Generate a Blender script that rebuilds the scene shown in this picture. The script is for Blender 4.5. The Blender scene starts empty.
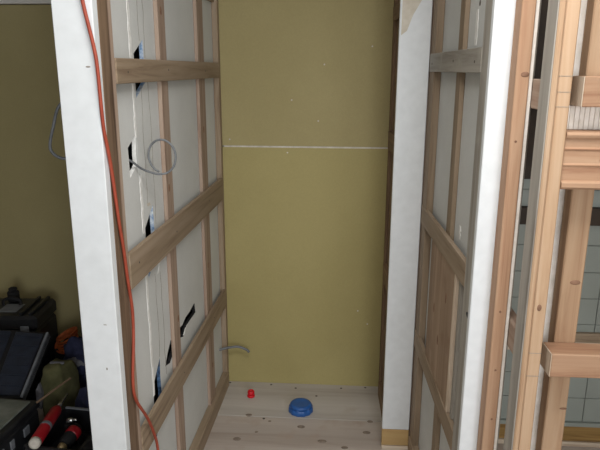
import bpy, bmesh, math, random
from mathutils import Vector, Matrix
from mathutils.geometry import tessellate_polygon
random.seed(7)
SC = bpy.context.scene
COL = SC.collection

# ---------------------------------------------------------------- camera
def make_camera():
    yaw, pitch, roll = 0.0645, 0.25356, 0.00398
    cy, sy, cp, sp = math.cos(yaw), math.sin(yaw), math.cos(pitch), math.sin(pitch)
    fwd = Vector((-sy*cp, cy*cp, -sp)); right = Vector((cy, sy, 0)); up = right.cross(fwd)
    c, s = math.cos(roll), math.sin(roll)
    r2 = c*right + s*up; u2 = -s*right + c*up
    cam = bpy.data.cameras.new('camera'); cam.sensor_width = 36; cam.lens = 602.2*36/600
    cam.clip_start = 0.02
    o = bpy.data.objects.new('camera', cam); COL.objects.link(o)
    m = Matrix((r2, u2, -fwd)).transposed().to_4x4(); m.translation = (0, 0, 1.6)
    o.matrix_world = m
    SC.camera = o
make_camera()

# ---------------------------------------------------------------- light
w = bpy.data.worlds.new('world'); SC.world = w; w.use_nodes = True
bg = w.node_tree.nodes['Background']; bg.inputs[0].default_value = (0.90, 0.95, 1.0, 1); bg.inputs[1].default_value = 0.8
def area(name, loc, target, sx, sy, power, color):
    l = bpy.data.lights.new(name, 'AREA'); l.shape = 'RECTANGLE'; l.size = sx; l.size_y = sy
    l.energy = power; l.color = color
    o = bpy.data.objects.new(name, l); COL.objects.link(o); o.location = loc
    o.rotation_euler = (Vector(target)-Vector(loc)).to_track_quat('-Z', 'Y').to_euler()
    return o
area('unseen_ceiling_lamp', (0.10, 0.75, 2.38), (0.10, 0.80, 0), 0.9, 0.5, 16, (1.0, 0.98, 0.95))  # unseen lamp, added to light the closet from overhead
area('added_window_light', (0.95, -2.5, 1.45), (0.35, 2, 1.3), 1.4, 1.4, 36, (0.94, 0.97, 1.0))  # area light added behind the viewer, stands in for an unseen window
SC.view_settings.view_transform = 'Standard'; SC.view_settings.look = 'None'
SC.view_settings.gamma = 1; SC.view_settings.use_curve_mapping = False
SC.view_settings.exposure = 0.45

# ---------------------------------------------------------------- materials
def lin(c):
    return tuple((v/255/12.92 if v <= 10 else ((v/255+0.055)/1.055)**2.4) for v in c) + (1,)
MATS = {}
def base(name, rough=0.7):
    m = bpy.data.materials.new(name); m.use_nodes = True; nt = m.node_tree
    b = nt.nodes['Principled BSDF']; b.inputs['Roughness'].default_value = rough
    MATS[name] = m
    return m, nt, b
def node(nt, kind, **kw):
    n = nt.nodes.new(kind)
    for k, v in kw.items(): n.inputs[k].default_value = v
    return n
def coords(nt, scale, rnd=True):
    tc = nt.nodes.new('ShaderNodeTexCoord'); mp = nt.nodes.new('ShaderNodeMapping')
    mp.inputs['Scale'].default_value = scale
    nt.links.new(tc.outputs['Object'], mp.inputs['Vector'])
    if rnd:
        oi = nt.nodes.new('ShaderNodeObjectInfo'); mu = nt.nodes.new('ShaderNodeMath'); mu.operation = 'MULTIPLY'
        mu.inputs[1].default_value = 37.0
        cx = nt.nodes.new('ShaderNodeCombineXYZ')
        nt.links.new(oi.outputs['Random'], mu.inputs[0])
        for i in range(3): nt.links.new(mu.outputs[0], cx.inputs[i])
        nt.links.new(cx.outputs[0], mp.inputs['Location'])
    return mp.outputs[0]
def ramp(nt, fac, stops):
    r = nt.nodes.new('ShaderNodeValToRGB'); e = r.color_ramp.elements
    while len(e) < len(stops): e.new(0.5)
    for el, (p, c) in zip(e, stops): el.position = p; el.color = c
    nt.links.new(fac, r.inputs[0]); return r.outputs[0]
def bump(nt, b, h, dist=0.002, strength=0.4):
    n = nt.nodes.new('ShaderNodeBump'); n.inputs['Distance'].default_value = dist; n.inputs['Strength'].default_value = strength
    nt.links.new(h, n.inputs['Height']); nt.links.new(n.outputs[0], b.inputs['Normal'])
def mixc(nt, fac, a, bb, mode='MIX'):
    m = nt.nodes.new('ShaderNodeMix'); m.data_type = 'RGBA'; m.blend_type = mode
    for sock, v in ((m.inputs[0], fac), (m.inputs[6], a), (m.inputs[7], bb)):
        if hasattr(v, 'links'): nt.links.new(v, sock)
        else: sock.default_value = v
    return m.outputs[2]
def wood(name, c1, c2, c3, axis='z', rough=0.75, k=1.0, stain=None):
    """grain runs along axis"""
    m, nt, b = base(name, rough)
    sc = {'x': (2.2, 42, 42), 'y': (42, 2.2, 42), 'z': (42, 42, 2.2)}[axis]
    v = coords(nt, tuple(s*k for s in sc))
    n1 = node(nt, 'ShaderNodeTexNoise', Scale=1.0, Detail=6.0, Roughness=0.6, Distortion=0.6)
    nt.links.new(v, n1.inputs['Vector'])
    col = ramp(nt, n1.outputs[0], [(0.28, lin(c3)), (0.47, lin(c1)), (0.72, lin(c2))])
    v2 = coords(nt, tuple(s*0.13 for s in sc))
    n2 = node(nt, 'ShaderNodeTexNoise', Scale=1.0, Detail=3.0); nt.links.new(v2, n2.inputs['Vector'])
    tone = ramp(nt, n2.outputs[0], [(0.3, (0.80, 0.78, 0.76, 1)), (0.7, (1.08, 1.07, 1.06, 1))])
    col = mixc(nt, 1.0, col, tone, 'MULTIPLY')
    if stain:
        v3 = coords(nt, (9, 9, 9)); n3 = node(nt, 'ShaderNodeTexNoise', Scale=1.0, Detail=4.0); nt.links.new(v3, n3.inputs['Vector'])
        f = ramp(nt, n3.outputs[0], [(0.56, (0, 0, 0, 1)), (0.70, (0.7, 0.7, 0.7, 1))])
        col = mixc(nt, f, col, lin(stain))
    nt.links.new(col, b.inputs['Base Color']); bump(nt, b, n1.outputs[0], 0.0015, 0.35)
    return m
def mottled(name, c1, c2, rough=0.8, scale=6.0, detail=5.0, fine=None, metallic=0.0, bumpd=0.0, lo=0.35, hi=0.65):
    m, nt, b = base(name, rough); b.inputs['Metallic'].default_value = metallic
    v = coords(nt, (1, 1, 1)); n = node(nt, 'ShaderNodeTexNoise', Scale=scale, Detail=detail, Roughness=0.6)
    nt.links.new(v, n.inputs['Vector'])
    col = ramp(nt, n.outputs[0], [(lo, lin(c1)), (hi, lin(c2))])
    if fine:
        n2 = node(nt, 'ShaderNodeTexNoise', Scale=fine, Detail=3.0); nt.links.new(v, n2.inputs['Vector'])
        col = mixc(nt, 1.0, col, ramp(nt, n2.outputs[0], [(0.3, (0.955, 0.955, 0.955, 1)), (0.7, (1.02, 1.02, 1.02, 1))]), 'MULTIPLY')
        if bumpd: bump(nt, b, n2.outputs[0], bumpd, 0.5)
    elif bumpd: bump(nt, b, n.outputs[0], bumpd, 0.5)
    nt.links.new(col, b.inputs['Base Color'])
    return m

for ax in 'xyz':
    wood('rail_wood_'+ax, (152, 134, 112), (168, 150, 130), (126, 106, 86), ax)
    wood('stud_wood_'+ax, (164, 142, 126), (182, 164, 148), (134, 110, 94), ax)
    wood('cedar_'+ax, (182, 151, 121), (194, 167, 140), (160, 125, 97), ax)
    wood('red_cedar_'+ax, (173, 137, 109), (187, 155, 128), (146, 105, 80), ax)
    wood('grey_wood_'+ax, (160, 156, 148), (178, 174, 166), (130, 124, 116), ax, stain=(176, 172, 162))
    wood('dark_wood_'+ax, (120, 98, 78), (142, 118, 94), (86, 66, 50), ax)
    wood('pale_wood_'+ax, (212, 196, 176), (232, 222, 206), (180, 156, 134), ax)
wood('lining_wood', (150, 118, 66), (172, 138, 84), (112, 82, 42), 'x')
wood('tan_wood', (196, 164, 112), (206, 178, 128), (170, 136, 88), 'x')
wood('ply_light', (196, 191, 186), (206, 202, 197), (182, 174, 167), 'x', k=0.35, stain=(188, 178, 168))
wood('ply_brown', (188, 178, 171), (198, 190, 183), (170, 157, 148), 'x', k=0.35, stain=(178, 160, 148))
wood('ply_panel', (158, 134, 112), (176, 152, 130), (128, 100, 80), 'z', k=0.4, stain=(140, 112, 90))
mottled('white_board', (226, 231, 234), (232, 237, 241), 0.55, 3.0, fine=30)
mottled('white_strip', (226, 220, 210), (246, 242, 236), 0.6, 30.0)
mottled('gypsum_grey', (208, 210, 208), (217, 219, 217), 0.9, 4.0, fine=240, bumpd=0.0006)
mottled('olive_board', (169, 157, 112), (177, 165, 120), 0.85, 1.6, fine=160)
mottled('olive_board_yellow', (170, 158, 106), (178, 166, 114), 0.85, 1.6, fine=160)
mottled('joint_white', (196, 190, 178), (222, 218, 208), 0.8, 30.0)
mottled('filler', (226, 226, 222), (246, 246, 244), 0.85, 60.0)
mottled('beige_filler', (206, 198, 182), (222, 216, 204), 0.85, 20.0)
mottled('ceiling_board', (226, 223, 218), (232, 229, 224), 0.9, 3.0)
mottled('room_wall', (212, 210, 204), (222, 220, 214), 0.9, 2.0)
mottled('tile_grey', (148, 154, 148), (156, 162, 156), 0.35, 2.0)
mottled('grout', (116, 120, 114), (130, 132, 126), 0.9, 20.0)
mottled('shelf_brown', (44, 34, 26), (58, 44, 32), 0.7, 8.0)
mottled('cavity_shade_black', (16, 16, 18), (26, 26, 28), 0.9, 8.0)  # darkness of the hollows put into colour: slots, cut edges, nail hole
mottled('black_plastic', (26, 27, 30), (36, 37, 40), 0.45, 20.0)
mottled('matt_black', (18, 18, 20), (26, 26, 28), 0.8, 20.0)
mottled('navy_panel', (32, 38, 52), (42, 50, 66), 0.5, 25.0)
mottled('navy_cloth', (34, 38, 66), (54, 58, 88), 0.9, 30.0, bumpd=0.004)
mottled('grey_cloth', (92, 92, 98), (128, 128, 134), 0.9, 30.0, bumpd=0.003)
mottled('olive_cloth', (84, 84, 54), (106, 104, 70), 0.95, 18.0, bumpd=0.004)
mottled('grey_lid', (96, 102, 96), (128, 132, 124), 0.4, 14.0)
mottled('edge_grey', (108, 112, 118), (136, 140, 146), 0.5, 20.0)
mottled('red_paint', (150, 18, 30), (166, 26, 38), 0.35, 20.0)
mottled('red_plastic', (214, 14, 34), (226, 24, 42), 0.4, 20.0)
mottled('blue_plastic', (34, 84, 152), (44, 98, 170), 0.4, 20.0)
mottled('blue_film', (90, 136, 184), (226, 234, 240), 0.5, 60.0)
mottled('dark_blue_film', (30, 48, 72), (90, 120, 156), 0.5, 60.0)
mottled('chrome', (190, 190, 188), (220, 220, 218), 0.25, 20.0, metallic=0.9)
mottled('orange_rubber', (152, 64, 44), (166, 74, 52), 0.5, 30.0)
mottled('rust_cord', (168, 84, 40), (190, 100, 52), 0.6, 30.0)
mottled('grey_cable', (104, 108, 112), (122, 126, 130), 0.5, 30.0)
mottled('knot_dark', (120, 88, 68), (146, 112, 90), 0.8, 60.0)
mottled('knot_grey', (120, 108, 98), (150, 136, 124), 0.8, 60.0)
mottled('nail_dark', (60, 54, 50), (78, 70, 64), 0.6, 40.0)
mottled('pencil', (134, 128, 120), (150, 144, 136), 0.9, 40.0)
mottled('tool_brass', (170, 150, 110), (200, 180, 140), 0.35, 40.0, metallic=0.5)

# ---------------------------------------------------------------- helpers
def link(name, me, mat, parent=None, smooth=False):
    if mat: me.materials.append(MATS[mat])
    if smooth:
        for p in me.polygons: p.use_smooth = True
    o = bpy.data.objects.new(name, me); COL.objects.link(o)
    if parent: o.parent = parent
    return o
def from_bm(name, bm, mat, parent=None, smooth=False):
    bmesh.ops.recalc_face_normals(bm, faces=bm.faces[:])
    me = bpy.data.meshes.new(name); bm.to_mesh(me); bm.free()
    return link(name, me, mat, parent, smooth)
def box(name, x, y, z, mat, parent=None, bev=0.0015, rot=None):
    """box from three (low, high) pairs in the parent's frame; rot turns it about its centre"""
    bm = bmesh.new(); bmesh.ops.create_cube(bm, size=1)
    c = Vector(((x[0]+x[1])/2, (y[0]+y[1])/2, (z[0]+z[1])/2)); d = (x[1]-x[0], y[1]-y[0], z[1]-z[0])
    for v in bm.verts: v.co = Vector((v.co.x*d[0], v.co.y*d[1], v.co.z*d[2]))
    if bev and bev*2.5 < min(abs(i) for i in d):
        bmesh.ops.bevel(bm, geom=bm.edges[:], offset=bev, segments=1, affect='EDGES')
    M = Matrix.Translation(c)
    if rot: M = M @ rot
    bm.transform(M)
    return from_bm(name, bm, mat, parent)
def prism(name, prof, axis, a, b, mat, parent=None, smooth=False):
    """2-D outline swept along an axis from a to b"""
    def P(p, t): return {'x': (t, p[0], p[1]), 'y': (p[0], t, p[1]), 'z': (p[0], p[1], t)}[axis]
    bm = bmesh.new(); A = [bm.verts.new(P(p, a)) for p in prof]; B = [bm.verts.new(P(p, b)) for p in prof]
    n = len(prof)
    bm.faces.new(A); bm.faces.new(B[::-1])
    for i in range(n): bm.faces.new((A[i], B[i], B[(i+1) % n], A[(i+1) % n]))
    return from_bm(name, bm, mat, parent, smooth)
def spline(pts, n=6):
    P = [Vector(p) for p in pts]; out = []
    for i in range(len(P)-1):
        p0 = P[max(i-1, 0)]; p1 = P[i]; p2 = P[i+1]; p3 = P[min(i+2, len(P)-1)]
        for k in range(n):
            t = k/n
            out.append(0.5*((2*p1)+(p2-p0)*t+(2*p0-5*p1+4*p2-p3)*t*t+(3*p1-p0-3*p2+p3)*t**3))
    out.append(P[-1]); return out
def tube(name, pts, r, mat, parent=None, n=6, seg=10):
    P = spline(pts, n); bm = bmesh.new(); rings = []
    up = Vector((0.13, 0.31, 0.94)).normalized()
    for i, p in enumerate(P):
        t = (P[min(i+1, len(P)-1)]-P[max(i-1, 0)]).normalized()
        s = t.cross(up); s = s.normalized() if s.length > 1e-4 else Vector((1, 0, 0)); u = s.cross(t); up = u
        rr = r if not callable(r) else r(i/(len(P)-1))
        rings.append([bm.verts.new(p+s*math.cos(2*math.pi*k/seg)*rr+u*math.sin(2*math.pi*k/seg)*rr) for k in range(seg)])
    for a, b in zip(rings, rings[1:]):
        for k in range(seg): bm.faces.new((a[k], a[(k+1) % seg], b[(k+1) % seg], b[k]))
    bm.faces.new(rings[0]); bm.faces.new(rings[-1])
    return from_bm(name, bm, mat, parent, True)
def lathe(name, prof, mat, parent=None, M=None, seg=32, smooth=True, wob=None):
    bm = bmesh.new(); rings = []
    for r, z in prof:
        rings.append([bm.verts.new(((r+(wob(k, z) if wob else 0))*math.cos(2*math.pi*k/seg), (r+(wob(k, z) if wob else 0))*math.sin(2*math.pi*k/seg), z)) for k in range(seg)])
    for a, b in zip(rings, rings[1:]):
        for k in range(seg): bm.faces.new((a[k], a[(k+1) % seg], b[(k+1) % seg], b[k]))
    bm.faces.new(rings[0][::-1]); bm.faces.new(rings[-1])
    if M: bm.transform(M)
    return from_bm(name, bm, mat, parent, smooth)
def align(p, d):
    return Matrix.Translation(Vector(p)) @ Vector(d).to_track_quat('Z', 'Y').to_matrix().to_4x4()
def plate(name, outer, holes, xf, xb, mat, parent, edge=()):
    """board in the local y-z plane with real cut-outs, front at xf and back at xb"""
    loops = [outer]+holes
    V2 = [p for l in loops for p in l]
    tri = tessellate_polygon([[Vector((p[0], p[1], 0)) for p in l] for l in loops])
    bm = bmesh.new()
    F = [bm.verts.new((xf, p[0], p[1])) for p in V2]; B = [bm.verts.new((xb, p[0], p[1])) for p in V2]
    for a, b, c in tri:
        bm.faces.new((F[a], F[b], F[c])); bm.faces.new((B[c], B[b], B[a]))
    s = 0
    for li, l in enumerate(loops):
        n = len(l)
        for i in range(n):
            a, b = s+i, s+(i+1) % n
            f = bm.faces.new((F[a], F[b], B[b], B[a])); f.material_index = li
        s += n
    o = from_bm(name, bm, mat, parent)
    for e in edge: o.data.materials.append(MATS[e])       # raw cut edges of the holes
    return o
def empty(name, loc=(0, 0, 0), rz=0.0):
    o = bpy.data.objects.new(name, None); COL.objects.link(o); o.location = loc; o.rotation_euler = (0, 0, rz)
    o.empty_display_size = 0.05
    return o
def tag(o, label, cat, group=None):
    o['label'] = label; o['category'] = cat
    if group: o['group'] = group
    return o
def struct(o, label, cat):
    o['kind'] = 'structure'; return tag(o, label, cat)
def disc(name, c, n, rx, ry, mat, parent, h=0.0008, ang=0.0):
    """thin oval spot (knot or nail head) lying on a surface with normal n"""
    M = align(c, n) @ Matrix.Rotation(ang, 4, 'Z') @ Matrix.Diagonal((rx, ry, 1, 1))
    return lathe(name, [(1, -0.002), (1, h*0.4), (0.8, h)], mat, parent, M, 14)
R90 = math.pi/2

# ================================================================ SETTING
# ---- floor
fl = struct(empty('floor'), 'pale plywood subfloor with knots and a joint across the closet', 'floor')
GAP = 0.0016
ply = box('plywood_sheet', (-0.70, 0.40), (2.524+GAP, 2.86), (-0.024, 0), 'ply_light', fl, 0.0015)
ply = box('plywood_sheet', (-0.70, 0.40), (1.30, 2.524), (-0.024, -0.001), 'ply_brown', fl, 0.0015)
for x0 in (-2.5, -0.70+GAP, 0.40+GAP):
    x1 = {-2.5: -0.70, -0.70+GAP: 0.40, 0.40+GAP: 2.0}[x0]
    ys = [-2.6, -0.7, 1.30-GAP] if abs(x0+0.70) < 0.01 else [-2.6, -0.7, 1.2, 3.0]
    for y0, y1 in zip(ys, ys[1:]):
        box('plywood_sheet', (x0, x1), (y0+GAP, y1), (-0.024, -0.0005), 'ply_brown', fl, 0.0015)
for x, y, rx, ry in [(-0.405, 2.535, .016, .011), (-0.15, 2.455, .018, .012), (-0.43, 2.34, .018, .013), (0.17, 2.52, .014, .01), (0.15, 2.43, .018, .012), (-0.35, 2.40, .008, .007), (-0.30, 2.49, .008, .006), (-0.05, 2.35, .02, .012), (0.05, 2.31, .015, .01)]:
    disc('knot', (x, y, -0.0003), (0, 0, 1), rx, ry, 'knot_grey', fl)
for x, y in [(-0.548, 2.832), (-0.33, 2.825), (-0.20, 2.80), (0.035, 2.815), (-0.09, 2.73), (-0.33, 2.51), (0.16, 2.83)]:
    disc('nail_head', (x, y, 0), (0, 0, 1), .006, .006, 'nail_dark', fl)

# ---- ceiling and outer room
ce = struct(box('ceiling', (-2.5, 2.0), (-2.6, 3.1), (2.40, 2.44), 'ceiling_board', None, 0), 'plain pale ceiling board above the rooms', 'ceiling')
wo = struct(box('wall_left_outer', (-2.56, -2.5), (-2.6, 3.1), (0, 2.4), 'room_wall', None, 0), 'plain pale wall beyond the tool pile', 'wall')
wf = struct(empty('wall_front_added', (0, -2.6, 0)), 'plain pale wall with a window opening, added unseen behind the viewer to shape the light', 'wall')  # unseen wall, added so daylight enters only at the right
for x, z in (((-2.5, 0.2), (0, 2.4)), ((1.7, 2.0), (0, 2.4)), ((0.2, 1.7), (0, 0.7)), ((0.2, 1.7), (2.2, 2.4))):
    box('wall_panel', x, (-0.06, 0), z, 'room_wall', wf, 0)
wo = struct(box('wall_left_shade', (-0.95, -0.87), (-2.6, 0.45), (0, 2.4), 'room_wall', None, 0), 'plain pale unseen wall added left of the viewer to shade the left room', 'wall')  # unseen wall, added to shade the left room
wo = struct(box('wall_back_light_block', (-2.5, 2.0), (3.02, 3.08), (0, 2.4), 'room_wall', None, 0), 'plain pale unseen wall added behind the plasterboard walls to keep out sky light', 'wall')  # unseen wall, added to block sky light leaking through the gaps
wo = struct(box('wall_right_outer', (2.0, 2.06), (-2.6, 3.1), (0, 2.4), 'room_wall', None, 0), 'plain pale wall at the far right', 'wall')

# ---- back wall of the closet
wb = struct(empty('wall_back', (-0.16, 2.845, 0)), 'olive plasterboard back wall of the closet with a white joint line', 'wall')
box('plasterboard', (-0.50, 0.50), (0, 0.0125), (1.246, 2.40), 'olive_board', wb, 0.001)
box('plasterboard', (-0.50, 0.50), (0, 0.0125), (0.0, 1.238), 'olive_board_yellow', wb, 0.001)
box('joint_strip', (-0.39, 0.39), (0.002, 0.0125), (1.236, 1.248), 'joint_white', wb, 0)
for x, z in [(0.085, 1.62), (-0.065, 1.46), (0.06, 1.365), (-0.085, 1.215), (0.32, 0.35), (0.27, 0.42), (0.30, 1.70), (-0.36, 1.275)]:
    disc('screw_head', (x, 0, z), (0, -1, 0), .0038, .0038, 'joint_white', wb, 0.001)

# ---- olive wall of the room at the left, with a grey board over it
wl2 = struct(empty('wall_back_left', (-1.6, 2.93, 0)), 'olive plasterboard wall behind the tool pile at left', 'wall')
box('plasterboard', (-0.9, 1.0), (0, 0.0125), (0, 1.89), 'olive_board', wl2, 0.001)
box('upper_board', (-0.9, 1.0), (-0.012, 0.0125), (1.893, 2.40), 'ceiling_board', wl2, 0.001)

# ---- left stud partition (local y runs into the closet, local x towards its middle)
WL = struct(empty('wall_left', (-0.551, 2.845, 0), -0.0217), 'left stud partition with wooden rails over grey gypsum boards', 'wall')
BX = -0.030                                      # face of the gypsum boards
box('stud', (-0.0835, 0.0), (-1.365, -1.300), (0, 2.4), 'dark_wood_z', WL, 0.003)
box('edge_strip', (-0.045, -0.003), (-1.2995, -1.272), (0, 2.4), 'stud_wood_z', WL, 0.002)
box('stud', (BX+0.0004, -0.0155), (-0.857, -0.783), (0, 2.4), 'stud_wood_z', WL, 0.0015)
box('stud', (BX+0.0004, -0.0155), (-0.362, -0.262), (0, 2.4), 'stud_wood_z', WL, 0.0015)
box('stud', (BX+0.0004, -0.004), (-0.040, -0.001), (0, 2.4), 'rail_wood_z', WL, 0.0015)
for z0, z1 in ((1.560, 1.626), (0.990, 1.095), (0.440, 0.532), (2.09, 2.16)):
    box('rail', (-0.015, 0.0), (-1.271, -0.0405), (z0, z1), 'rail_wood_y', WL, 0.0015)
box('floor_plate', (BX+0.0004, 0.004), (-1.271, -0.0405), (0.0005, 0.075), 'rail_wood_y', WL, 0.0015)
box('blocking', (BX+0.0004, -0.0155), (-0.262, -0.041), (1.885, 1.93), 'rail_wood_y', WL, 0.0015)
# gypsum boards with the cut slots
def slot(y0, y1, za, zb, tilt=0.0, j=0.004):
    """rough-edged oblong hole"""
    rnd = random.Random(int(abs(y0*1000+za*7000)))
    pts = []
    for t in (0, .25, .5, .75): pts.append((y0+rnd.uniform(-j, j)+tilt*t, za+(zb-za)*t))
    for t in (1, .75, .5, .25): pts.append((y1+rnd.uniform(-j, j)+tilt*t, za+(zb-za)*t))
    return pts
hA = slot(-1.056, -0.972, 1.515, 1.684); hB = slot(-1.150, -1.086, 1.290, 1.408, j=0.002)
hC = slot(-1.050, -0.965, 0.945, 1.170); hF = slot(-1.070, -0.992, 0.372, 0.635)
hE = [(-.935, .575), (-.88, .560), (-.826, .585), (-.824, .632), (-.86, .640), (-.90, .61)]
hD = [(-.765, .640), (-.755, .600), (-.70, .580), (-.655, .606), (-.60, .606), (-.510, .604), (-.520, .650), (-.60, .642), (-.655, .644), (-.705, .632)]
JY = -1.075
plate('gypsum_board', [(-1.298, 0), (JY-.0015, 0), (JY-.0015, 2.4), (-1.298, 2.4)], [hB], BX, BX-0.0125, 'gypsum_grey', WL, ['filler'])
plate('gypsum_board', [(JY+.0015, 0), (-0.8205, 0), (-0.8205, 2.4), (JY+.0015, 2.4)], [hE, hA, hC, hF], BX, BX-0.0125, 'gypsum_grey', WL, ['cavity_shade_black', 'blue_film', 'blue_film', 'dark_blue_film'])
plate('gypsum_board', [(-0.8195, 0), (-0.313, 0), (-0.313, 2.4), (-0.8195, 2.4)], [hD], BX, BX-0.0125, 'gypsum_grey', WL, ['cavity_shade_black'])
plate('gypsum_board', [(-0.312, 0), (-0.001, 0), (-0.001, 2.4), (-0.312, 2.4)], [], BX, BX-0.0125, 'gypsum_grey', WL)
box('outer_board', (-0.094, -0.084), (-1.364, 0.07), (0, 2.4), 'room_wall', WL, 0)
box('cavity_shade_sheet', (-0.0835, -0.080), (-1.299, -0.001), (0, 2.4), 'cavity_shade_black', WL, 0)  # black sheet that paints the hollow's shade behind the slots
# filler run down the board joint and knife marks
def ribbon(name, pts, wd, mat, parent, xf, th=0.0012):
    bm = bmesh.new(); F = []; B = []
    for i, (y, z) in enumerate(pts):
        a = wd*(0.7+0.5*random.random())/2
        F.append((bm.verts.new((xf+th, y-a, z)), bm.verts.new((xf+th, y+a, z))))
        B.append((bm.verts.new((xf-0.001, y-a*1.2, z)), bm.verts.new((xf-0.001, y+a*1.2, z))))
    for i in range(len(pts)-1):
        for q in ((F[i][0], F[i][1], F[i+1][1], F[i+1][0]), (F[i][0], F[i+1][0], B[i+1][0], B[i][0]), (F[i][1], B[i][1], B[i+1][1], F[i+1][1])):
            bm.faces.new(q)
    for i in (0, -1): bm.faces.new((F[i][0], F[i][1], B[i][1], B[i][0]))
    return from_bm(name, bm, mat, parent)
def run(y, z0, z1, n=14, j=0.004): return [(y+random.uniform(-j, j), z0+(z1-z0)*i/n) for i in range(n+1)]
ribbon('joint_filler', run(-1.080, 1.628, 2.0), .016, 'filler', WL, BX)
ribbon('joint_filler', run(-1.080, 1.40, 1.558), .012, 'filler', WL, BX)
ribbon('joint_filler', run(-1.066, 1.10, 1.285), .018, 'filler', WL, BX)
ribbon('joint_filler', run(-1.066, 0.535, 0.985), .014, 'filler', WL, BX)
ribbon('filler_patch', [(-.69, .585), (-.665, .60), (-.64, .605)], .018, 'filler', WL, BX)
ribbon('filler_patch', [(-.952, .930), (-.94, .95), (-.928, .985)], .014, 'filler', WL, BX)
ribbon('filler_patch', [(-1.0, 1.175), (-1.01, 1.185)], .03, 'beige_filler', WL, BX)
for y, z0, z1 in ((-1.0, 1.68, 1.95), (-0.955, 1.63, 1.9), (-1.015, 1.18, 1.55), (-0.945, 1.10, 1.56), (-0.985, .64, .94), (-0.93, .54, .93)):
    ribbon('knife_mark', run(y, z0, z1, 8, .005), .0028, 'pencil', WL, BX, 0.0004)
# wrapped insulation seen in the slots
for (y, z0, z1, mt, r) in ((-1.000, 1.49, 1.675, 'blue_film', .020), (-0.992, 0.93, 1.16, 'blue_film', .020), (-1.028, 0.36, 0.61, 'dark_blue_film', .018)):
    tube('insulation_sleeve', [(-0.064, y, z0), (-0.063, y-.004, (z0+z1)/2), (-0.064, y+.003, z1)], r*.6, 'dark_blue_film', WL, 5, 12)
for y, z in ((-1.19, 1.59), (-0.82, 1.595), (-0.31, 1.59), (-0.815, 1.04), (-0.32, 1.045), (-1.20, 1.05), (-0.81, .485), (-0.30, .49)):
    disc('nail_head', (0, y, z), (1, 0, 0), .003, .003, 'nail_dark', WL)
for z, y in ((1.78, -0.822), (1.20, -0.83), (0.70, -0.80), (1.35, -0.31), (.75, -.32), (.25, -.30)):
    disc('knot', (-0.0155, y, z), (1, 0, 0), .014, .008, 'knot_dark', WL, ang=R90)

# ---- white jamb boards that close the ends of the partitions
T1 = struct(box('trim_1', (-0.677, -0.579), (1.445, 1.477), (0.0, 2.4), 'white_board', None, 0.002), 'broad white painted jamb board on the end of the left partition', 'trim')
for x, z, a, b in ((-.600, 1.603, .006, .002), (-.611, .940, .005, .0012), (-.616, .811, .002, .004)):
    disc('scuff', (x, 1.445, z), (0, -1, 0), a, b, 'pencil', T1, 0.0004)
T2 = struct(empty('trim_2', (0.266, 2.309, 0)), 'white painted pillar board with tan foot at the closet corner', 'trim')
box('board', (-0.057, 0.057), (0, 0.025), (0.100, 2.4), 'white_board', T2, 0.002)
box('foot_board', (-0.057, 0.057), (0.001, 0.025), (0.022, 0.098), 'tan_wood', T2, 0.0015)
box('foot_edge', (-0.057, 0.057), (-0.004, 0.025), (0.0, 0.020), 'pale_wood_x', T2, 0.0015)
box('leak_block', (-0.05, 0.075), (0.026, 0.062), (0, 2.4), 'stud_wood_z', T2, 0.001)  # hidden block, added to close a light leak beside the board
prism('filler_patch', [(-0.050, 1.72), (-0.030, 1.735), (-0.01, 1.79), (0.03, 1.86), (0.05, 1.93), (-0.05, 1.95)], 'y', -0.0012, 0.001, 'beige_filler', T2)
T3 = struct(box('trim_3', (0.346, 0.405), (1.475, 1.50), (0.0, 2.4), 'white_board', None, 0.002), 'narrow white painted jamb board between grey stud and cedar stud', 'trim')

# ---- side lining between back wall and pillar
WI = struct(empty('wall_right_inner', (0.225, 2.83, 0), 0.03), 'short wood-lined side wall between back wall and white pillar', 'wall')
box('stud', (0.002, 0.04), (-0.060, 0.0), (0, 2.4), 'dark_wood_z', WI, 0.0015)
box('stud', (-0.004, 0.04), (-0.49, -0.43), (0, 2.4), 'dark_wood_z', WI, 0.0015)
for z0, z1 in ((1.25, 1.33), (0.62, 0.70), (0.0, 0.07), (1.80, 1.86)):
    box('rail', (-0.006, 0.03), (-0.429, -0.061), (z0, z1), 'dark_wood_y', WI, 0.0015)
box('lining_board', (0.012, 0.025), (-0.4295, -0.0605), (0, 2.4), 'dark_wood_z', WI, 0)

# ---- right stud partition (local x points away from the closet)
WR = struct(empty('wall_right', (0.324, 2.309, 0), 0.0346), 'right stud partition with weathered front stud and plywood patch', 'wall')
RX = 0.030
box('stud', (0.0, 0.10), (-0.83, -0.725), (0, 2.4), 'grey_wood_z', WR, 0.003)
box('stud', (0.0155, RX-0.0004), (-0.445, -0.385), (0, 2.4), 'rail_wood_z', WR, 0.0015)
box('stud', (0.004, RX-0.0004), (-0.075, -0.002), (0, 2.4), 'rail_wood_z', WR, 0.0015)
for z0, z1, y0 in ((1.592, 1.655, -0.724), (1.020, 1.090, -0.724), (0.500, 0.570, -0.724), (2.12, 2.19, -0.724)):
    box('rail', (0.0, 0.015), (y0, -0.003), (z0, z1), 'grey_wood_y' if z0 > 1.5 else 'rail_wood_y', WR, 0.0015)
box('floor_plate', (-0.002, RX-0.0004), (-0.724, -0.003), (0.0005, 0.075), 'rail_wood_y', WR, 0.0015)
box('plywood_patch', (0.004, 0.0150), (-0.600, -0.225), (0.5705, 1.0195), 'ply_panel', WR, 0.001)
box('edge_strip', (0.002, 0.0150), (-0.622, -0.603), (0.5705, 1.0195), 'pale_wood_z', WR, 0.001)
box('edge_strip', (0.008, RX-0.0004), (-0.660, -0.640), (0.5705, 1.0195), 'grey_wood_z', WR, 0.001)
box('gypsum_board', (RX, RX+0.0125), (-0.415, 0.0), (0, 2.4), 'gypsum_grey', WR, 0)
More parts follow.
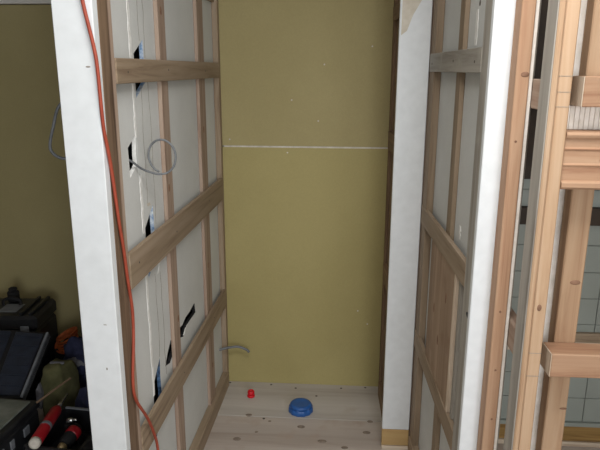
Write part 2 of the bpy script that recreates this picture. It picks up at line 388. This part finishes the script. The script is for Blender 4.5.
box('gypsum_board', (RX, RX+0.0125), (-0.7245, -0.416), (0, 2.4), 'gypsum_grey', WR, 0)
box('outer_board', (0.075, 0.088), (-0.724, 0.09), (0, 2.4), 'room_wall', WR, 0)
def ribbonR(name, pts, wd, mat):
    o = ribbon(name, pts, wd, mat, WR, 0.0)
    for v in o.data.vertices: v.co.x = RX-v.co.x
    o.data.flip_normals(); return o
ribbonR('filler_patch', run(-0.535, 1.665, 1.76, 8, .003), .022, 'filler')
ribbonR('filler_patch', run(-0.515, 1.10, 1.14, 6, .006), .016, 'filler')
disc('nail_hole', (RX, -0.552, 1.775), (-1, 0, 0), .008, .008, 'nail_dark', WR)
disc('nail_hole', (0.0, -0.80, 0.965), (-1, 0, 0), .03, .009, 'cavity_shade_black', WR)
for y, z in ((-0.66, 1.62), (-0.40, 1.625), (-0.05, 1.62)):
    disc('nail_head', (0, y, z), (-1, 0, 0), .005, .004, 'nail_dark', WR)
for y, z in ((-.33, .80), (-.42, .72), (-.50, .90)):
    disc('knot', (0.004, y, z), (-1, 0, 0), .018, .008, 'knot_dark', WR, ang=R90)

# ---- tiled wall seen through the cedar frame
TW = struct(empty('wall_back_right', (0.42, 2.40, 0)), 'grey tiled wall with tan baseboard seen through the cedar frame', 'wall')
box('grout_bed', (-0.02, 1.57), (0.004, 0.02), (0.0, 2.4), 'grout', TW, 0)
tile_me = None
for r in range(10):
    for c in range(5):
        z0 = 0.118+r*0.114; x0 = 0.35-0.30+c*0.305
        o = box('tile', (0, 0.302), (0, 0.006), (0, 0.1115), 'tile_grey', TW, 0.001) if tile_me is None else None
        if o: tile_me = o.data
        else:
            o = bpy.data.objects.new('tile', tile_me); COL.objects.link(o); o.parent = TW
        o.location = (x0, -0.001, z0)
box('ledge', (-0.02, 1.57), (-0.012, 0.01), (0.098, 0.116), 'tile_grey', TW, 0.001)
box('baseboard', (-0.02, 1.57), (-0.006, 0.01), (0.024, 0.097), 'lining_wood', TW, 0.001)
box('foot_strip', (-0.02, 1.57), (-0.012, 0.01), (0.0, 0.022), 'pale_wood_x', TW, 0.001)
box('added_dark_panel', (-0.02, 1.57), (-0.10, -0.0015), (1.20, 2.398), 'shelf_brown', TW, 0.002)  # dark brown panel added over the upper part of the wall
box('shelf_rail', (-0.02, 1.57), (-0.03, -0.0015), (1.005, 1.075), 'shelf_brown', TW, 0.0015)
box('wooden_batten', (-0.02, 1.57), (-0.02, -0.0015), (0.50, 0.54), 'rail_wood_x', TW, 0.0015)
box('pale_batten', (-0.02, 1.57), (-0.016, -0.0015), (0.455, 0.498), 'pale_wood_x', TW, 0.0015)

# ================================================================ CEDAR FRAME
CF = tag(empty('cedar_frame', (0.39, 1.42, 0)), 'bare cedar stud frame with horizontal rails right of the narrow white jamb', 'frame')
def cf(name, x, y, z, mat, bev=0.002): return box(name, (x[0]-0.39, x[1]-0.39), (y[0]-1.42, y[1]-1.42), z, mat, CF, bev)
Z = (0.0005, 2.399)
cf('stud', (0.392, 0.4225), (1.42, 1.474), Z, 'red_cedar_z')
cf('white_edge', (0.423, 0.4315), (1.425, 1.474), Z, 'white_strip', 0.001)
# front post: slim lath and main timber
cf('post', (0.4455, 0.4745), (1.302, 1.362), Z, 'cedar_z', 0.0025)
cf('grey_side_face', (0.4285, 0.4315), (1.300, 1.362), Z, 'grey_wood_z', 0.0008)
cf('post_lath', (0.432, 0.445), (1.298, 1.362), Z, 'cedar_z', 0.003)
# side rails running back from the post
for z0, z1 in ((1.515, 1.580), (0.925, 0.995), (0.33, 0.40)):
    cf('side_rail', (0.4335, 0.462), (1.3625, 1.96), (z0, z1), 'stud_wood_y')
cf('rear_stud', (0.4335, 0.475), (1.9605, 2.02), Z, 'dark_wood_z')
# second post, white strip behind, and front rails
cf('post', (0.5245, 0.574), (1.3665, 1.409), Z, 'cedar_z', 0.0025)
cf('white_strip', (0.508, 0.526), (1.4095, 1.422), Z, 'white_strip', 0.001)
cf('rail', (0.498, 1.20), (1.30, 1.366), (1.526, 1.588), 'red_cedar_x')
cf('rail', (0.498, 1.20), (1.30, 1.366), (0.910, 0.968), 'red_cedar_x')
prof = [(1.306, 1.352), (1.300, 1.357), (1.300, 1.366), (1.309, 1.371), (1.309, 1.400), (1.306, 1.404), (1.309, 1.408), (1.309, 1.434), (1.306, 1.438), (1.309, 1.442), (1.309, 1.458), (1.302, 1.463), (1.300, 1.468), (1.302, 1.474), (1.366, 1.474), (1.366, 1.352)]
o = prism('moulded_rail', [(a-1.42, b) for a, b in prof], 'x', 0.4755-0.39, 1.20-0.39, 'red_cedar_x', CF)
for z0, z1 in ((1.526, 1.588), (0.910, 0.968)):                    # sawn rail ends
    cf('sawn_end', (0.4965, 0.4980), (1.3005, 1.3655), (z0+.0005, z1-.0005), 'pale_wood_z', 0)
for i in range(14):
    x = 0.4765+i*0.0105
    if 0.515 < x+.0045 and x < 0.575: y0, y1 = 1.359, 1.366
    else: y0, y1 = 1.359, 1.366
    cf('slat', (x, x+0.0098), (y0, y1), (1.4745, 1.5255), 'white_strip', 0.0008)
cf('far_post', (1.14, 1.19), (1.3665, 1.41), Z, 'cedar_z', 0.002)
# pencilled lines, knots and nail holes
for z in (0.910, 0.968, 1.526, 1.556, 1.588):
    cf('pencil_line', (0.446, 0.474), (1.3014, 1.3024), (z-.0005, z+.0005), 'pencil', 0)
disc('knot', (0.412-.39, 0, 1.59), (0, -1, 0), .0095, .006, 'knot_dark', CF)
for x, z in ((.406, 1.02), (.408, .86), (.405, 1.44), (.41, .72)): disc('nail_hole', (x-.39, 0, z), (0, -1, 0), .0028, .0028, 'knot_dark', CF)
disc('knot', (0.565-.39, 1.3665-1.42, .79), (0, -1, 0), .009, .003, 'knot_dark', CF)
disc('knot', (0.556-.39, 1.3665-1.42, 1.12), (0, -1, 0), .012, .006, 'knot_dark', CF)
disc('knot', (0.565-.39, 1.3085-1.42, 1.415), (0, -1, 0), .014, .006, 'knot_dark', CF)
disc('knot', (0.458-.39, 1.302-1.42, 1.08), (0, -1, 0), .005, .008, 'knot_dark', CF)

# ================================================================ THINGS ON THE CLOSET FLOOR
# blue pipe cover: ribbed skirt, domed top, lugs
bc = tag(empty('drain_cap', (-0.160, 2.590, 0)), 'round blue plastic drain cap on the closet plywood floor', 'cap')
lathe('skirt', [(.056, .0005), (.058, .004), (.056, .022), (.053, .026)], 'blue_plastic', bc, seg=48, wob=lambda k, z: .0022 if (k//2) % 2 else 0)
lathe('lid', [(.053, .0255), (.052, .036), (.048, .041), (.038, .043), (.030, .0415), (.002, .0415)], 'blue_plastic', bc, seg=40)
for a in range(6):
    t = a*math.pi/3+.3
    box('lug', (.050*math.cos(t)-.006, .050*math.cos(t)+.006), (.050*math.sin(t)-.006, .050*math.sin(t)+.006), (.004, .030), 'blue_plastic', bc, .002)
rc = tag(empty('pipe_cap', (-0.418, 2.700, 0)), 'small red plastic pipe cap on the closet plywood floor', 'cap')
lathe('collar', [(.017, .0005), (.019, .003), (.019, .010), (.017, .012)], 'red_plastic', rc, seg=28)
lathe('plug', [(.016, .0115), (.017, .020), (.017, .030), (.014, .034), (.011, .034), (.010, .028), (.002, .028)], 'red_plastic', rc, seg=28)

# ================================================================ CABLES
def wl(y, z, x=0.0):      # a point given along the left partition
    a = -0.0217; return (-0.551+x*math.cos(a)-y*math.sin(a), 2.845+x*math.sin(a)+y*math.cos(a), z)
pts = [(-0.640, 1.436, 2.05), (-0.618, 1.436, 1.90), (-0.597, 1.436, 1.752), (-0.588, 1.436, 1.700), (-0.579, 1.436, 1.650), (-0.574, 1.436, 1.60)]
pts += [wl(y, z, x) for y, z, x in [(-1.400, 1.466, .007), (-1.385, 1.404, .008), (-1.368, 1.331, .008), (-1.350, 1.216, .008), (-1.331, 1.129, .008), (-1.318, 1.039, .008), (-1.300, .942, .008), (-1.307, .855, .008), (-1.332, .745, .008), (-1.322, .675, .008), (-1.247, .568, .010), (-1.199, .476, .012), (-1.172, .403, .010), (-1.16, .25, .012), (-1.15, .10, .014), (-1.13, .012, .03), (-1.08, .009, .10)]]
tag(tube('extension_cord', pts, 0.0045, 'orange_rubber', None, 6, 10), 'orange extension cord hanging down beside the broad white jamb board', 'cord')
coil = [wl(-1.135, 1.345, -.070), wl(-1.132, 1.343, -.045), (-0.606, 1.727, 1.332), (-0.592, 1.75, 1.312), (-0.574, 1.775, 1.296), (-0.550, 1.79, 1.287)]
for k in range(0, 17):
    t = -R90+0.30+k/16*2*math.pi*0.90
    coil.append((-.542+.044*math.cos(t), 1.80+.02*k/16, 1.338+.052*math.sin(t)))
tag(tube('grey_cable', coil, 0.0034, 'grey_cable', None, 6, 10), 'grey electric cable looped out of a slot in the left partition', 'cable')
tag(tube('grey_cable', [(-0.7, 1.80, 1.53), (-.760, 1.72, 1.525), (-.800, 1.70, 1.495), (-.822, 1.70, 1.44), (-.838, 1.70, 1.385), (-.832, 1.70, 1.360), (-.805, 1.70, 1.345), (-.76, 1.72, 1.343), (-0.7, 1.80, 1.34)], 0.0045, 'grey_cable', None, 6, 10), 'grey cable loop sticking out behind the broad white jamb board', 'cable')
tag(tube('grey_cable', [wl(-.10, .222, -.05), wl(-.085, .226, -.02), wl(-.065, .228, .02), wl(-.05, .226, .06), wl(-.05, .212, .10), wl(-.055, .200, .115)], 0.0065, 'grey_cable', None, 6, 10), 'short grey cable end poking out low beside the olive back wall', 'cable')

# ================================================================ TOOL PILE AT THE LEFT
def rotbox(name, c, d, rx, ry, rz, mat, parent, bev=0.003):
    from mathutils import Euler
    R = Euler((rx, ry, rz)).to_matrix().to_4x4()
    return box(name, (c[0]-d[0]/2, c[0]+d[0]/2), (c[1]-d[1]/2, c[1]+d[1]/2), (c[2]-d[2]/2, c[2]+d[2]/2), mat, parent, bev, R)
# black tool case at the back
t = tag(empty('tool_case', (-1.55, 2.64, 0), 0.06), 'black plastic tool case with handle against the olive left wall', 'tool case')
box('body', (-.17, .14), (-.12, .12), (.001, .40), 'black_plastic', t, .012)
box('lid', (-.175, .145), (-.125, .125), (.402, .475), 'black_plastic', t, .014)
box('lid_label', (-.06, .03), (-.07, .03), (.4755, .478), 'edge_grey', t, .001)
box('lid_ridge', (.06, .075), (-.11, .11), (.4755, .490), 'black_plastic', t, .003)
box('lid_ridge', (.105, .12), (-.11, .11), (.4755, .490), 'black_plastic', t, .003)
for x in (-.10, .07): box('latch', (x, x+.04), (-.132, -.1255), (.37, .43), 'edge_grey', t, .002)
tube('handle', [(-.07, .02, .47), (-.07, .02, .50), (-.03, .02, .512), (.01, .02, .50), (.01, .02, .47)], .008, 'matt_black', t, 4, 8)
# black case holding up a small cap at the far left
t = tag(empty('black_canister', (-1.60, 2.71, .478)), 'small black canister standing on the tool case by the left edge', 'canister')
lathe('body', [(.026, .0), (.028, .003), (.028, .045), (.022, .052)], 'matt_black', t, seg=24)
lathe('cap', [(.020, .0515), (.020, .066), (.012, .070)], 'matt_black', t, seg=20)
# leaning navy panel case (ribbed)
t = tag(empty('folding_case', (-1.36, 2.27, 0)), 'dark navy ribbed folding case leaning in the tool pile', 'case')
def on(u, v, h=0.0):  # u across 0..1, v down 0..1 on the leaning face, h above it
    A = Vector((-1.72, 2.42, .470)); B = Vector((-1.285, 2.42, .446)); C_ = Vector((-1.272, 2.13, .292)); D = Vector((-1.66, 2.13, .28))
    p = (A*(1-u)+B*u)*(1-v)+(D*(1-u)+C_*u)*v
    n = (B-A).cross(A-D).normalized()
    return p+n*h-Vector((-1.36, 2.27, 0))
def slab(name, u0, u1, v0, v1, h0, h1, mat, par):
    bm = bmesh.new(); q = [(u0, v0), (u1, v0), (u1, v1), (u0, v1)]
    lo = [bm.verts.new(on(u, v, h0)) for u, v in q]; hi = [bm.verts.new(on(u, v, h1)) for u, v in q]
    bm.faces.new(lo); bm.faces.new(hi)
    for i in range(4): bm.faces.new((lo[i], lo[(i+1) % 4], hi[(i+1) % 4], hi[i]))
    bmesh.ops.recalc_face_normals(bm, faces=bm.faces[:]); bmesh.ops.bevel(bm, geom=bm.edges[:], offset=.002, segments=1, affect='EDGES')
    return from_bm(name, bm, mat, par)
sg = 1 if on(.5, .5, 1).z > on(.5, .5, 0).z else -1
slab('back_shell', 0, 1, 0, 1, -.035*sg, -.001*sg, 'matt_black', t)
for u0, u1 in ((0.02, .30), (.34, .61), (.66, .95)):
    p = slab('panel', u0, u1, .03, .97, 0, .006*sg, 'navy_panel', t)
    for k in range(6): slab('rib', u0+.02, u1-.02, .08+k*.15, .10+k*.15, .0061*sg, .009*sg, 'navy_panel', p)
slab('edge_strip', .975, 1.0, 0, 1, -.03*sg, .010*sg, 'edge_grey', t)
box('support', (-.27, .02), (-.05, .08), (.001, .24), 'matt_black', t, .006)
# olive canvas bag: squashed rounded sack
def sack(name, c, r, mat, parent, seed=1, amp=.12, flat=.35, pw=1.0):
    rnd = random.Random(seed); ph = [rnd.uniform(0, 6.28) for _ in range(9)]
    bm = bmesh.new(); bmesh.ops.create_uvsphere(bm, u_segments=40, v_segments=24, radius=1)
    for v in bm.verts:
        d = v.co.normalized()
        k = 1+amp*(math.sin(3*d.x+ph[0])*math.sin(4*d.y+ph[1])+.5*math.sin(9*d.x+4*d.z+ph[2])*math.sin(7*d.y+ph[3])+.3*math.sin(15*d.z+6*d.x+ph[4]))
        q = Vector([math.copysign(abs(e)**pw, e) for e in d])
        p = Vector((q.x*r[0], q.y*r[1], q.z*r[2]))*k
        if p.z < -r[2]*(1-flat): p.z = -r[2]*(1-flat)
        v.co = p+Vector(c)
    return from_bm(name, bm, mat, parent, True)
t = tag(empty('canvas_bag', (-1.20, 2.305, 0)), 'olive green canvas bag slumped beside the navy folding case', 'bag')
sack('body', (-.004, .01, .187), (.064, .092, .180), 'olive_cloth', t, 3, .06, .02, .6)
prism('side_pocket', [(-.065, .20), (-.06, .28), (-.045, .31), (-.035, .26), (-.045, .19)], 'y', -.092, -.075, 'grey_cloth', t)
box('buckle_strap', (-.025, .035), (-.02, -.008), (.366, .374), 'grey_cloth', t, .001)
# coil of rust-orange cord
t = tag(empty('cord_coil', (-1.338, 2.72, 0)), 'coil of rust orange cord behind the olive bag', 'cord')
for k in range(6):
    pp = []
    for i in range(25):
        a = i/24*2*math.pi
        pp.append((.05*math.cos(a+k)*(1-.03*(k*3 % 5))+.002*(k*2 % 5), .035*math.sin(a+k)+.004*k-.05, .266+.010*k+.028*math.sin(a+k+.25*k)))
    tube('turn', pp, .0055, 'rust_cord', t, 2, 8)
box('crate_under', (-.05, .05), (-.08, .08), (.001, .255), 'matt_black', t, .006)
# navy jacket heap
t = tag(empty('jacket', (-1.155, 2.515, 0)), 'crumpled navy jacket heaped behind the broad white jamb board', 'jacket')
sack('body', (-.02, .025, .195), (.098, .072, .185), 'navy_cloth', t, 11, .13, .0, .65)
sack('sleeve', (.0, -.035, .265), (.075, .045, .055), 'navy_cloth', t, 5, .16, .2)
sack('grey_fold', (-.04, -.06, .285), (.045, .025, .022), 'grey_cloth', t, 8, .15, .1)
# case with translucent grey lid in the foreground
t = tag(empty('parts_case', (-1.285, 1.925, 0), -0.08), 'black parts case with clear grey lid at the lower left corner', 'case')
box('body', (-.26, .095), (-.16, .16), (.001, .285), 'black_plastic', t, .010)
box('lid_rim', (-.265, .100), (-.165, .165), (.287, .315), 'black_plastic', t, .006)
box('lid_window', (-.245, .075), (-.14, .14), (.3155, .324), 'grey_lid', t, .003)
box('lid_rib', (-.20, .05), (-.006, .006), (.3245, .328), 'grey_lid', t, .001)
for y, h in ((-.10, .022), (-.03, .012), (.06, .018)):
    box('latch', (.0955, .102), (y-h, y+h), (.225, .262), 'edge_grey', t, .002)
# open black tray with tools
t = tag(empty('open_tray', (-1.00, 2.00, 0), -0.10), 'open black plastic tool tray in front of the navy jacket', 'tray')
box('base', (-.115, .10), (-.15, .12), (.001, .16), 'black_plastic', t, .004)
for nm, x, y in (('wall_panel', (-.115, -.107), (-.15, .12)), ('wall_panel', (.092, .10), (-.15, .12)), ('wall_panel', (-.1065, .0915), (-.15, -.142)), ('wall_panel', (-.1065, .0915), (.112, .12))):
    box(nm, x, y, (.1605, .255), 'black_plastic', t, .002)
for nm, x, y in (('rim', (-.118, -.105), (-.153, .123)), ('rim', (.090, .103), (-.153, .123)), ('rim', (-.1045, .0895), (-.153, -.140)), ('rim', (-.1045, .0895), (.110, .123))):
    box(nm, x, y, (.2555, .262), 'edge_grey' if 'r' == nm[0] and y[0] > .1 else 'black_plastic', t, .002)
# power tool lying in the tray
t = tag(empty('screwdriver_tool', (-1.015, 1.985, .161)), 'black and red cordless driver lying in the open tray', 'power tool')
M1 = align((.006, -.07, .070), (.02, .12, .02))
lathe('motor_body', [(.018, 0), (.024, .006), (.026, .04), (.025, .085), (.018, .10)], 'matt_black', t, M1, 24)
lathe('red_band', [(.0272, .050), (.0280, .055), (.0280, .075), (.0272, .080)], 'red_paint', t, M1, 24)
lathe('chuck', [(.006, -.030), (.013, -.026), (.016, -.012), (.017, -.001)], 'tool_brass', t, M1, 20)
tube('grip', [(.02, .0, .065), (.03, .02, .04), (.035, .03, .014)], .014, 'matt_black', t, 5, 12)
t = tag(empty('socket_bit', (-1.035, 2.035, .161)), 'bright chrome socket lying in the open tray', 'socket')
Ms = align((-.012, 0, .096), (1, .15, .1))
lathe('barrel', [(.008, 0), (.010, .002), (.010, .022), (.007, .025)], 'chrome', t, Ms, 20)
lathe('drive_end', [(.005, .0251), (.005, .036), (.003, .038)], 'chrome', t, Ms, 16)
box('holder_block', (-.02, .02), (-.012, .012), (0, .084), 'matt_black', t, .002)
# red tube tool with white end cap and bright nozzle
t = tag(empty('red_torch', (-1.085, 1.97, 0)), 'red cylindrical torch tool with white end cap lying across the tray', 'torch')
A = Vector((.013, -.135, .292)); B = Vector((-.013, .125, .292)); D = (B-A)
M2 = align(A, D); Ln = D.length
lathe('barrel', [(.020, .010), (.022, .014), (.022, Ln*.80), (.017, Ln*.86), (.012, Ln*.90)], 'red_paint', t, M2, 28)
lathe('end_cap', [(.012, -.012), (.0195, -.008), (.0212, .0), (.0212, .0105)], 'joint_white', t, M2, 28)
lathe('label_ring', [(.0223, .095), (.0226, .096), (.0226, .112), (.0223, .113)], 'edge_grey', t, M2, 28)
lathe('nozzle', [(.009, Ln*.90), (.009, Ln), (.006, Ln+.01), (.006, Ln+.075), (.004, Ln+.080)], 'chrome', t, M2, 18)
# wooden stick
t = tag(tube('wooden_stick', [(-1.17, 2.05, .322), (-1.15, 2.09, .330), (-1.12, 2.14, .345), (-1.09, 2.19, .357)], .0045, 'dark_wood_y', None, 5, 8), 'thin wooden stick lying between the olive bag and red torch', 'stick')
# navy cloth between jacket and tray
t = tag(sack('work_cloth', (-1.00, 2.235, .155), (.10, .085, .155), 'navy_cloth', None, 21, .12, .0), 'dark navy cloth bundled behind the open tray', 'cloth')
